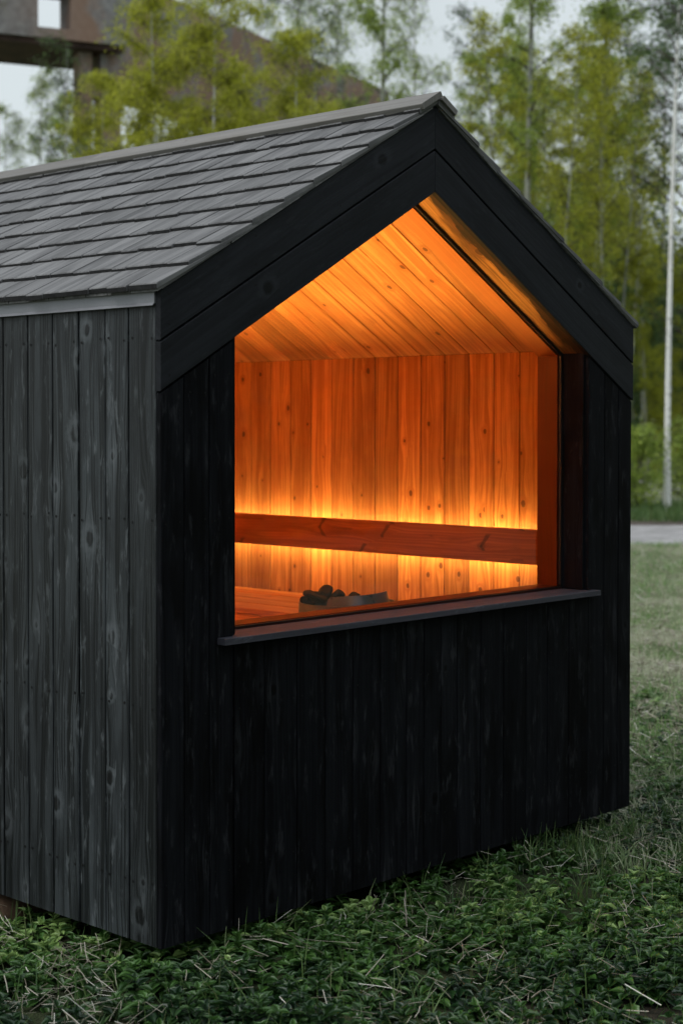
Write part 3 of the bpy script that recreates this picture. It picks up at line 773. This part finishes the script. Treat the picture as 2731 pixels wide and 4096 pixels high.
# ------------------------------------------------------------------ trees
def barkmat(name='birch_bark', wht=.44, lo=.58):
    t = NT(name); co = t.n('ShaderNodeTexCoord').outputs['Object']
    sp = t.n('ShaderNodeSeparateXYZ'); t.put(sp.inputs[0], co)
    v = t.comb(t.m('MULTIPLY', sp.outputs[0], 9), t.m('MULTIPLY', sp.outputs[1], 9), t.m('MULTIPLY', sp.outputs[2], 16))
    n = t.noise(v, 1, 4, .6); n2 = t.noise(co, .7, 2)
    c = t.mix(t.ss(n, lo, lo + .06), (wht, wht, wht * .95), (.05, .048, .045))
    c = t.mix(t.m('MULTIPLY', t.ss(n2, .5, .7), .35), c, (.25, .24, .2))
    return t.out(t.bsdf(c, .8, .2, n, .4, .01))
M['bark'] = barkmat()
M['bark_pale'] = plain('pale_thin_bark', (.30, .31, .27), .85, .1, 1.5, .3, .3)
M['bark_dull'] = plain('grey_green_bark', (.23, .235, .19), .85, .1, 1.5, .35, .3)
M['bark_white'] = barkmat('white_birch_bark', .74, .60)
M['twig'] = plain('brown_twigs', (.065, .052, .046), .8, .2)
M['leafA'] = leafmat('birch_leaf_green', (.17, .24, .045), (.33, .43, .08), (.48, .55, .13), trans=.5)
M['leafB'] = leafmat('birch_leaf_olive', (.24, .27, .02), (.44, .46, .045), (.60, .60, .10), trans=.5)
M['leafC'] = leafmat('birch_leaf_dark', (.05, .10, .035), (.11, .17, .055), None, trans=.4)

DIA = np.array([(0, 0, 0), (.45, .36, .06), (1, 0, -.1), (.45, -.36, .06)]); DIAF = [[0, 1, 2, 3]]
def make_tree(name, Ht, rt, crown0, rad, nleaf, leaf, lsz, seed, droop=.6, twigs=260, lean=.3, dens_top=1.0, barkm='bark'):
    """returns meshes (trunk, crown) for one kind of tree"""
    rnd = random.Random(seed); rng = np.random.default_rng(seed)
    mb = MB()
    ph = rnd.uniform(0, 6.28)
    def axis(t): return V((lean * math.sin(ph + 1.7 * t) * t, lean * math.cos(ph * 1.3 + 1.4 * t) * t, Ht * t)) - V((0, 0, 0))
    tube(mb, [axis(i / 12) for i in range(13)], [max(.008, rt * (1 - .9 * (i / 12) ** .9)) * (1.25 if i == 0 else 1) for i in range(13)], 8, 0, False)
    tips = []
    nb = max(18, int(Ht * 3.0))
    for b in range(nb):
        t = crown0 + (1 - crown0) * (b + rnd.random()) / nb; t = min(t, .985)
        p0 = axis(t); a = rnd.uniform(0, 6.28)
        sh = math.sin(math.pi * min(1, ((t - crown0) / (1 - crown0)) * .85 + .12)) ** .8
        ln = rad * (.35 + .75 * sh) * rnd.uniform(.55, 1.15)
        up = rnd.uniform(.5, 1.3)
        d = V((math.cos(a), math.sin(a), up)).normalized()
        pts = [p0, p0 + d * ln * .45, p0 + d * ln * .75 + V((0, 0, -.02 * ln)), p0 + V((d.x, d.y, d.z * .8)) * ln]
        r0 = max(.006, rt * .32 * (1 - t) + .008)
        tube(mb, pts, [r0, r0 * .7, r0 * .45, r0 * .2], 5, 1 if t > .35 else 1, False)
        for k in range(max(3, int(twigs / nb))):
            u = rnd.uniform(.25, 1.0); q = p0.lerp(pts[3], u)
            a2 = rnd.uniform(0, 6.28); tl = rnd.uniform(.25, .8) * (1.2 - .4 * t) * (rad / 1.6)
            e = q + V((math.cos(a2) * tl * .6, math.sin(a2) * tl * .6, rnd.uniform(-.1, .5) * tl))
            e2 = e + V((math.cos(a2) * .15, math.sin(a2) * .15, -droop * rnd.uniform(.2, 1.) * tl))
            tube(mb, [q, e, e2], [.007, .005, .003], 3, 1, False)
            tips.append((q, e, e2))
    me_t = mb.build(name + '_t', [M[barkm], M['twig']]); tm = me_t.data; bpy.data.objects.remove(me_t)
    n = nleaf; ti = rng.integers(0, len(tips), n); arr = np.array([[list(a_) for a_ in tp] for tp in tips])
    w = rng.gamma(1.6, 1., len(tips)); w /= w.sum(); ti = rng.choice(len(tips), n, p=w)
    u = rng.uniform(0, 1, n)[:, None]
    A_, B_, C_ = arr[ti, 0], arr[ti, 1], arr[ti, 2]
    p = np.where(u < .5, A_ + (B_ - A_) * u * 2, B_ + (C_ - B_) * (u * 2 - 1)) + rng.normal(0, .07, (n, 3))
    az = rng.uniform(0, 6.28, n); el = rng.uniform(-1.3, .5, n)
    f = np.stack([np.cos(az) * np.cos(el), np.sin(az) * np.cos(el), np.sin(el)], 1)
    r3 = rng.normal(0, 1, (n, 3)); s = np.cross(f, r3); s /= np.linalg.norm(s, axis=1)[:, None]; uu = np.cross(f, s)
    v, fa, rn = leaf_cloud(p, f, s, uu, lsz * rng.uniform(.6, 1.3, n), DIA, DIAF, np.clip(rng.normal(.45, .28, n), 0, 1))
    o = big_mesh(name + '_c', v, fa, 4, [M[leaf]], rn); cm = o.data; bpy.data.objects.remove(o)
    return tm, cm
KIND = {
    'tall': [make_tree('a', 17, .11, .14, 1.4, 26000, 'leafA', .060, s, twigs=1000, droop=1.2, barkm='bark_pale') for s in (1, 2, 3)],
    'sparse': [make_tree('h', 17, .10, .2, 1.7, 15000, 'leafA', .060, s, twigs=1000, droop=1.2) for s in (31, 32)],
    'pole': [make_tree('i', 13, .07, .5, 1.2, 8000, 'leafB', .06, s, twigs=420, lean=.6, droop=1., barkm='bark_pale') for s in (33, 34)],
    'olive': [make_tree('b', 12.5, .10, .10, 1.9, 32000, 'leafB', .062, s, twigs=900, lean=.5, droop=1.0) for s in (4, 5)],
    'thin': [make_tree('c', 14, .06, .22, 1.3, 17000, 'leafA', .062, s, twigs=520, lean=.5, droop=1.0, barkm='bark_dull') for s in (6, 7, 8)],
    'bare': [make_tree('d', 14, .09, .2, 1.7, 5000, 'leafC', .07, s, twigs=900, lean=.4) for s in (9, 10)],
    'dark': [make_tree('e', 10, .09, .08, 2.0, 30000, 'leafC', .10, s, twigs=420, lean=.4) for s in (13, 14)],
    'roadside': [make_tree('f', 15, .068, .52, 1.5, 5000, 'leafC', .07, 21, twigs=420, lean=.38, barkm='bark_white')],
    'bush': [make_tree('g', 1.7, .03, .03, 1.1, 5000, 'leafA', .07, 22, twigs=200, lean=.1, barkm='twig')],
}
def tree(name, kind, v, px, depth, label, cat='tree', group=None, sc=1.0, rz=None):
    tm, cm = KIND[kind][v % len(KIND[kind])]
    root = empty(name, spot(px, depth), random.uniform(0, 6.28) if rz is None else rz); root.scale = (sc,) * 3
    tag(root, label, cat, group)
    link(bpy.data.objects.new('trunk', tm), root); link(bpy.data.objects.new('crown', cm), root)
    return root
T = 'birch_tree'
tree(T, 'roadside', 0, 1531, 31, 'single slim white birch trunk alone at the far edge of the path', rz=.4)
tree(T, 'tall', 0, 1205, 36, 'tall leafy green birch just right of the open sky gap above the roof ridge', sc=1.0)
tree(T, 'tall', 1, 1372, 38, 'tallest, brightest green birch crown above the right roof slope', sc=1.12)
tree(T, 'bare', 0, 1590, 36, 'nearly bare greyish birch at the upper right corner, sky through its twigs', sc=1.1)
tree(T, 'bare', 1, 1045, 44, 'leafless twiggy tree rising directly behind the roof ridge peak', sc=.90)
tree(T, 'tall', 2, 860, 40, 'leafy birch crown standing just left of the roof ridge peak, where the concrete structure ends', sc=1.0)
tree(T, 'bare', 0, 740, 50, 'thinly leaved birch seen above the sloping top edge of the concrete structure', sc=1.1)
tree(T, 'olive', 0, 455, 30, 'yellow-green bushy tree in front of the concrete structure, left of centre', sc=.76)
tree(T, 'olive', 1, 640, 31, 'yellow-green tree in front of the sloping end of the concrete structure', sc=.72)
tree(T, 'olive', 1, 225, 33, 'olive tree hugging the concrete pier at the upper left', sc=.70)
tree(T, 'bare', 1, 130, 40, 'small half-bare tree under the concrete beam, left of the pier', sc=.78)
tree(T, 'sparse', 1, 22, 47, 'lowest pale green birch top at the left edge above the ridge cap', sc=.64)
tree(T, 'sparse', 0, 105, 50, 'pale green birch top near the left edge, second from the edge', sc=.74)
tree(T, 'bare', 1, 210, 48, 'half-bare birch seen beyond the concrete pier', sc=.85)
tree(T, 'olive', 0, 790, 34, 'lower yellow-green tree just behind the left roof slope near the ridge', sc=.66)
tree(T, 'sparse', 1, 600, 57, 'far leafy birch rising behind the concrete structure, left of centre', sc=1.05)
tree(T, 'sparse', 0, 705, 60, 'far leafy birch rising behind the low end of the concrete structure', sc=1.15)
tree(T, 'tall', 0, 165, 42, 'young green birch under the concrete beam, touching the pier', sc=.60)
tree(T, 'olive', 1, 330, 32, 'yellow-green tree just right of the concrete pier', sc=.70)
tree(T, 'olive', 1, 402, 31, 'tallest of the yellow-green trees right of the concrete pier', sc=.78, rz=.5)
tree(T, 'olive', 0, 395, 35, 'low yellow-green tree filling the view under the concrete edge, left of centre', sc=.66, rz=1.)
tree(T, 'olive', 1, 285, 36, 'low yellow-green tree directly behind the concrete pier foot', sc=.64, rz=3.)
tree(T, 'olive', 0, 700, 33, 'low yellow-green tree above the right third of the ridge cap', sc=.66, rz=2.)
tree(T, 'olive', 0, 545, 33, 'low yellow-green tree above the middle of the ridge cap', sc=.72)
tree(T, 'sparse', 1, 500, 62, 'far birch whose thin top shows above the upper end of the sloping concrete edge', sc=1.2)
tree(T, 'sparse', 0, 790, 58, 'far thin-leaved birch above the lower end of the sloping concrete edge', sc=1.1)
tree(T, 'sparse', 1, 935, 52, 'thin-leaved birch directly left of the open sky gap', sc=1.0)
G = 'birches of the dense stand behind the right roof slope'
for i, (px, d, sc, k) in enumerate([(1105, 42, .80, 'thin'), (1150, 34, .78, 'pole'), (1185, 46, 1.0, 'thin'), (1230, 40, .80, 'pole'), (1262, 33, .74, 'pole'),
                                    (1300, 44, .9, 'pole'), (1335, 36, .80, 'pole'), (1360, 41, .85, 'thin'), (1392, 34, .72, 'pole'), (1412, 39, .78, 'pole'), (1436, 43, .80, 'pole'),
                                    (1210, 52, 1.0, 'thin'), (1330, 52, 1.0, 'pole'), (1410, 54, .9, 'pole'), (1452, 50, .7, 'pole'), (1282, 38, .76, 'pole'), (1175, 39, .8, 'pole')]):
    tree(T, k, i, px, d, 'thin pale-trunked birch in the dense olive-green stand behind the right roof slope', group=G, sc=sc)
tree(T, 'bare', 1, 1478, 46, 'greyish half-bare birch between the dense stand and the white trunk', sc=1.1)
tree(T, 'bare', 0, 1530, 52, 'far leafless birch directly behind the top of the white trunk', sc=1.2)
tree(T, 'olive', 0, 1490, 39, 'low yellow-green tree close against the cabin side of the white trunk', sc=.44)
tree(T, 'olive', 1, 1575, 38, 'low yellow-green tree on the right-hand side of the white trunk', sc=.46)
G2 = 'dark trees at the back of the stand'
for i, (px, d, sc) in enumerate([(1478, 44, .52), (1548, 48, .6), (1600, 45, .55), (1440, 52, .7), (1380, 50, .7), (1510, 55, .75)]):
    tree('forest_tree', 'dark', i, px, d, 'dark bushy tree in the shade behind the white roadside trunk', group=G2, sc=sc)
tree('bush', 'bush', 0, 1462, 30.5, 'bright green bush on the far verge against the cabin corner', 'bush', sc=.8)
tree('bush', 'bush', 0, 1590, 33.5, 'green bush on the far verge right of the white trunk', 'bush', sc=.9, rz=2.)

# woodland that closes the view behind the stand, and an unseen wood in front of the cabin, thickened to darken the facade
def mass(name, n, fn, label, mats, size, seed):
    rng = np.random.default_rng(seed); P, = (fn(rng, n),)
    k = len(P); az = rng.uniform(0, 6.28, k); el = rng.uniform(-1.3, 1.0, k)
    f = np.stack([np.cos(az) * np.cos(el), np.sin(az) * np.cos(el), np.sin(el)], 1)
    s = np.cross(f, rng.normal(0, 1, (k, 3))); s /= np.linalg.norm(s, axis=1)[:, None]; uu = np.cross(f, s)
    v, fa, rn = leaf_cloud(P, f, s, uu, size * rng.uniform(.5, 1.4, k), DIA, DIAF, np.clip(rng.normal(.4, .25, k), 0, 1))
    mi = (rng.random(k) < .35).astype(int)
    o = big_mesh(name, v, fa, 4, mats, rn, mi); tag(o, label, 'woodland', kind='stuff'); return o
def belt(lat0, lat1, d0, d1, hfun, nclump, sp):
    def fn(rng, n):
        c = rng.uniform((lat0, d0, 0), (lat1, d1, 1), (nclump, 3))
        i = rng.integers(0, nclump, n)
        lat = c[i, 0] + rng.normal(0, sp, n); d = c[i, 1] + rng.normal(0, sp, n)
        hz = hfun(c[i, 0]) * c[i, 2] ** .8 + rng.normal(0, sp * .8, n); hz = np.abs(hz)
        return np.stack([C0.x + FW.x * d + RT.x * lat, C0.y + FW.y * d + RT.y * lat, hz - .1], 1)
    return fn
mass('woodland', 90000, belt(4, 17, 50, 66, lambda l: np.where(l < 6.5, 6.0, np.where(l < 10, 9.5, 7.0)), 420, .8), 'olive-green thicket filling the gaps between the birch trunks', [M['leafB'], M['leafC']], .15, 31)
mass('woodland', 30000, belt(-16, 3, 56, 70, lambda l: 6.5 + 0 * l, 160, .9), 'thin distant treetops low above the left roof slope', [M['leafC'], M['leafA']], .15, 32)
mass('woodland', 60000, lambda rng, n: (lambda c, i: np.stack([c[i, 0], c[i, 1], np.abs(c[i, 2] + rng.normal(0, 1., n)) - .1], 1) + np.concatenate([rng.normal(0, 1., (n, 2)), np.zeros((n, 1))], 1))(
    rng.uniform((0, -26, 0), (34, -13, 15), (420, 3)), rng.integers(0, 300, n)), 'unseen wood across the meadow, massed to darken the facade and window reflections', [M['leafC'], M['leafA']], .5, 33)

# ------------------------------------------------------------------ concrete structure behind the trees
def concmat():
    t = NT('stained_concrete'); co = t.n('ShaderNodeTexCoord').outputs['Object']
    n1 = t.noise(co, .55, 4, .6); n2 = t.noise(co, 5, 5, .65); n3 = t.noise(co, 1.4, 3)
    sx = t.n('ShaderNodeSeparateXYZ'); t.put(sx.inputs[0], co)
    side = t.ss(t.m('ADD', t.m('ADD', t.m('MULTIPLY', sx.outputs[0], RT.x), t.m('MULTIPLY', sx.outputs[1], RT.y)), n1), -2.2, .6)
    c = t.mix(t.ss(n2, .35, .65), (.17, .165, .165), (.25, .245, .24))
    c = t.mix(t.m('MULTIPLY', t.m('MULTIPLY', t.ss(n1, .36, .52), .8), side), c, (.25, .15, .10))
    c = t.mix(t.m('MULTIPLY', t.ss(n3, .55, .72), .6), c, (.13, .115, .075))
    return t.out(t.bsdf(c, .9, .15, n2, .5, .03))
M['conc'] = concmat()
M['deck_shade'] = plain('shaded_deck_underside', (.045, .028, .022), .8, .2, 2, .5, .4)  # dark colour paints in the shade beneath the deck
D0 = 45.0
br = empty('concrete_bridge', spot(215, D0 - .5, -.1)); tag(br, 'raised weathered concrete bridge deck on piers at the upper left, half hidden by trees', 'bridge')
BL = br.location.copy()
def P3(lat, d, z): 
    p = C0 + FW * d + RT * lat; return (p.x - BL.x, p.y - BL.y, z + .1)
zof = lambda py, d: C0.z + (972 - py) / FL * d
Kl, Kd = (295 - 784) / FL * D0, D0
e1 = V((2.157, 1)).normalized(); e2 = V((.509, 1)).normalized()
n1_ = V((-e1.y, e1.x)); n2_ = V((-e2.y, e2.x))     # away from the viewer
zb, zt = zof(110, D0), zof(-42, D0)
def slab(mb, s0, s1, z0, z1, depth, e, nn, f0=0., mat=0):
    q = [V((Kl, Kd)) + e * s + nn * (f0 if k == 0 else depth) for s, k in ((s0, 0), (s1, 0), (s1, 1), (s0, 1))]
    vs = [P3(a.x, a.y, z) for z in (z0, z1) for a in q]
    mb.add(vs, [[0, 1, 2, 3], [4, 5, 6, 7], [0, 1, 5, 4], [1, 2, 6, 5], [2, 3, 7, 6], [3, 0, 4, 7]], mat)
def s_at(px, e):                                   # arc length along the face seen at bearing px
    k = (px - 784) / FL; return (k * Kd - Kl) / (e.x - k * e.y)
sA0, sA1 = s_at(91, e1), s_at(166, e1)
dh = 1.15
hz0, hz1 = zb + .28, zb + 1.35
mb = MB()
slab(mb, -14, sA0, zb, zt + .8, dh, e1, n1_)
slab(mb, sA1, 0, zb, zt + .8, dh, e1, n1_)
slab(mb, sA0, sA1, zb, hz0, dh, e1, n1_)
slab(mb, sA0, sA1, hz1, zt + .8, dh, e1, n1_)
mb.build('parapet_wall', M['conc'], br)
mb = MB(); slab(mb, -14, -.02, zb - .16, zb - .003, 2.9, e1, n1_, .10); mb.build('deck_beam', M['deck_shade'], br)
mb = MB(); sR = 17.
q = [V((Kl, Kd)) + e2 * .003, V((Kl, Kd)) + e2 * sR, V((Kl, Kd)) + e2 * sR + n2_ * 1.5, V((Kl, Kd)) + n2_ * 1.5 + e2 * .003]
vs = [P3(a.x, a.y, z) for z in (zb - 1.15, zt) for a in q]
mb.add(vs, [[0, 1, 2, 3], [4, 5, 6, 7], [0, 1, 5, 4], [1, 2, 6, 5], [2, 3, 7, 6], [3, 0, 4, 7]])
mb.build('side_wall', M['conc'], br)
for pxa, pxb in ((198, 226), (246, 292)):
    mb = MB(); slab(mb, s_at(pxa, e1), s_at(pxb, e1) - .004, -.3, zb - .163, 1.2, e1, n1_, .5); mb.build('pier', M['conc'], br)
mb = MB(); slab(mb, s_at(226, e1), s_at(246, e1), zof(205, D0) - .2, zof(188, D0), 1.1, e1, n1_, .6); mb.build('brace', M['conc'], br)

# ------------------------------------------------------------------ camera
cam = bpy.data.cameras.new('camera'); co = bpy.data.objects.new('camera', cam); COL.objects.link(co)
cy, sy, cp, sp_ = math.cos(YAW), math.sin(YAW), math.cos(PITCH), math.sin(PITCH)
f = V((sy * cp, cy * cp, sp_)); r = V((cy, -sy, 0)); u = r.cross(f)
r2 = r * math.cos(ROLL) + u * math.sin(ROLL); u2 = -r * math.sin(ROLL) + u * math.cos(ROLL)
co.matrix_world = Matrix(((r2.x, u2.x, -f.x, C0.x), (r2.y, u2.y, -f.y, C0.y), (r2.z, u2.z, -f.z, C0.z), (0, 0, 0, 1)))
cam.sensor_fit = 'VERTICAL'; cam.sensor_height = 36.; cam.lens = FL / 2352 * 36.
cam.shift_y = -130.436 / 2352
cam.clip_start = .05; cam.clip_end = 2000
cam.dof.use_dof = True; cam.dof.focus_distance = 5.5; cam.dof.aperture_fstop = 3.1; cam.dof.aperture_blades = 9
S.camera = co

# ------------------------------------------------------------------ light
SUN_EL, SUN_AZ = math.radians(52), math.radians(-62)        # azimuth from +Y towards +X
wd = bpy.data.worlds.new('World'); S.world = wd; wd.use_nodes = True
nt = wd.node_tree; nt.nodes.clear()
sky = nt.nodes.new('ShaderNodeTexSky'); sky.sky_type = 'NISHITA'; sky.sun_disc = False
sky.sun_elevation = SUN_EL; sky.sun_rotation = SUN_AZ; sky.air_density = 1.0; sky.dust_density = 4.0; sky.ozone_density = 1.0
hs = nt.nodes.new('ShaderNodeHueSaturation'); hs.inputs['Saturation'].default_value = .28
bg = nt.nodes.new('ShaderNodeBackground'); bg.inputs[1].default_value = .10
ow = nt.nodes.new('ShaderNodeOutputWorld')
mx = nt.nodes.new('ShaderNodeMix'); mx.data_type = 'RGBA'; mx.inputs[0].default_value = .93   # an overcast deck over the clear sky
tc = nt.nodes.new('ShaderNodeTexCoord'); sp3 = nt.nodes.new('ShaderNodeSeparateXYZ'); mr = nt.nodes.new('ShaderNodeMapRange')
nt.links.new(tc.outputs['Generated'], sp3.inputs[0]); nt.links.new(sp3.outputs[2], mr.inputs[0])
for i_, q_ in enumerate((.22, .85, 0., 1.)): mr.inputs[i_ + 1].default_value = q_
cn = nt.nodes.new('ShaderNodeTexNoise'); cn.inputs['Scale'].default_value = 2.2; cn.inputs['Detail'].default_value = 4
nt.links.new(tc.outputs['Generated'], cn.inputs['Vector'])
cl = nt.nodes.new('ShaderNodeMix'); cl.data_type = 'RGBA'; nt.links.new(mr.outputs[0], cl.inputs[0])
cl.inputs[6].default_value = (4.5, 5.0, 5.2, 1); cl.inputs[7].default_value = (8.6, 9.2, 10.2, 1)
cv = nt.nodes.new('ShaderNodeMapRange'); nt.links.new(cn.outputs['Fac'], cv.inputs[0])
for i_, q_ in enumerate((.3, .7, .88, 1.12)): cv.inputs[i_ + 1].default_value = q_
sc_ = nt.nodes.new('ShaderNodeVectorMath'); sc_.operation = 'SCALE'; nt.links.new(cl.outputs[2], sc_.inputs[0]); nt.links.new(cv.outputs[0], sc_.inputs[3])
nt.links.new(sky.outputs[0], hs.inputs['Color']); nt.links.new(hs.outputs[0], mx.inputs[6]); nt.links.new(sc_.outputs[0], mx.inputs[7]); nt.links.new(mx.outputs[2], bg.inputs[0]); nt.links.new(bg.outputs[0], ow.inputs[0])
sl = bpy.data.lights.new('sun', 'SUN'); sl.energy = .85; sl.angle = math.radians(25); sl.color = (1, .96, .9)
so = bpy.data.objects.new('sun', sl); COL.objects.link(so)
d = V((math.sin(SUN_AZ) * math.cos(SUN_EL), math.cos(SUN_AZ) * math.cos(SUN_EL), math.sin(SUN_EL)))
so.rotation_euler = d.to_track_quat('Z', 'Y').to_euler(); so.location = d * 30

S.view_settings.view_transform = 'Standard'; S.view_settings.look = 'None'; S.view_settings.gamma = 1
S.view_settings.exposure = 0.6
cy_ = S.cycles
cy_.use_denoising = True; cy_.max_bounces = 10; cy_.diffuse_bounces = 6; cy_.transparent_max_bounces = 12
cy_.sample_clamp_indirect = 6; cy_.caustics_reflective = False; cy_.caustics_refractive = False
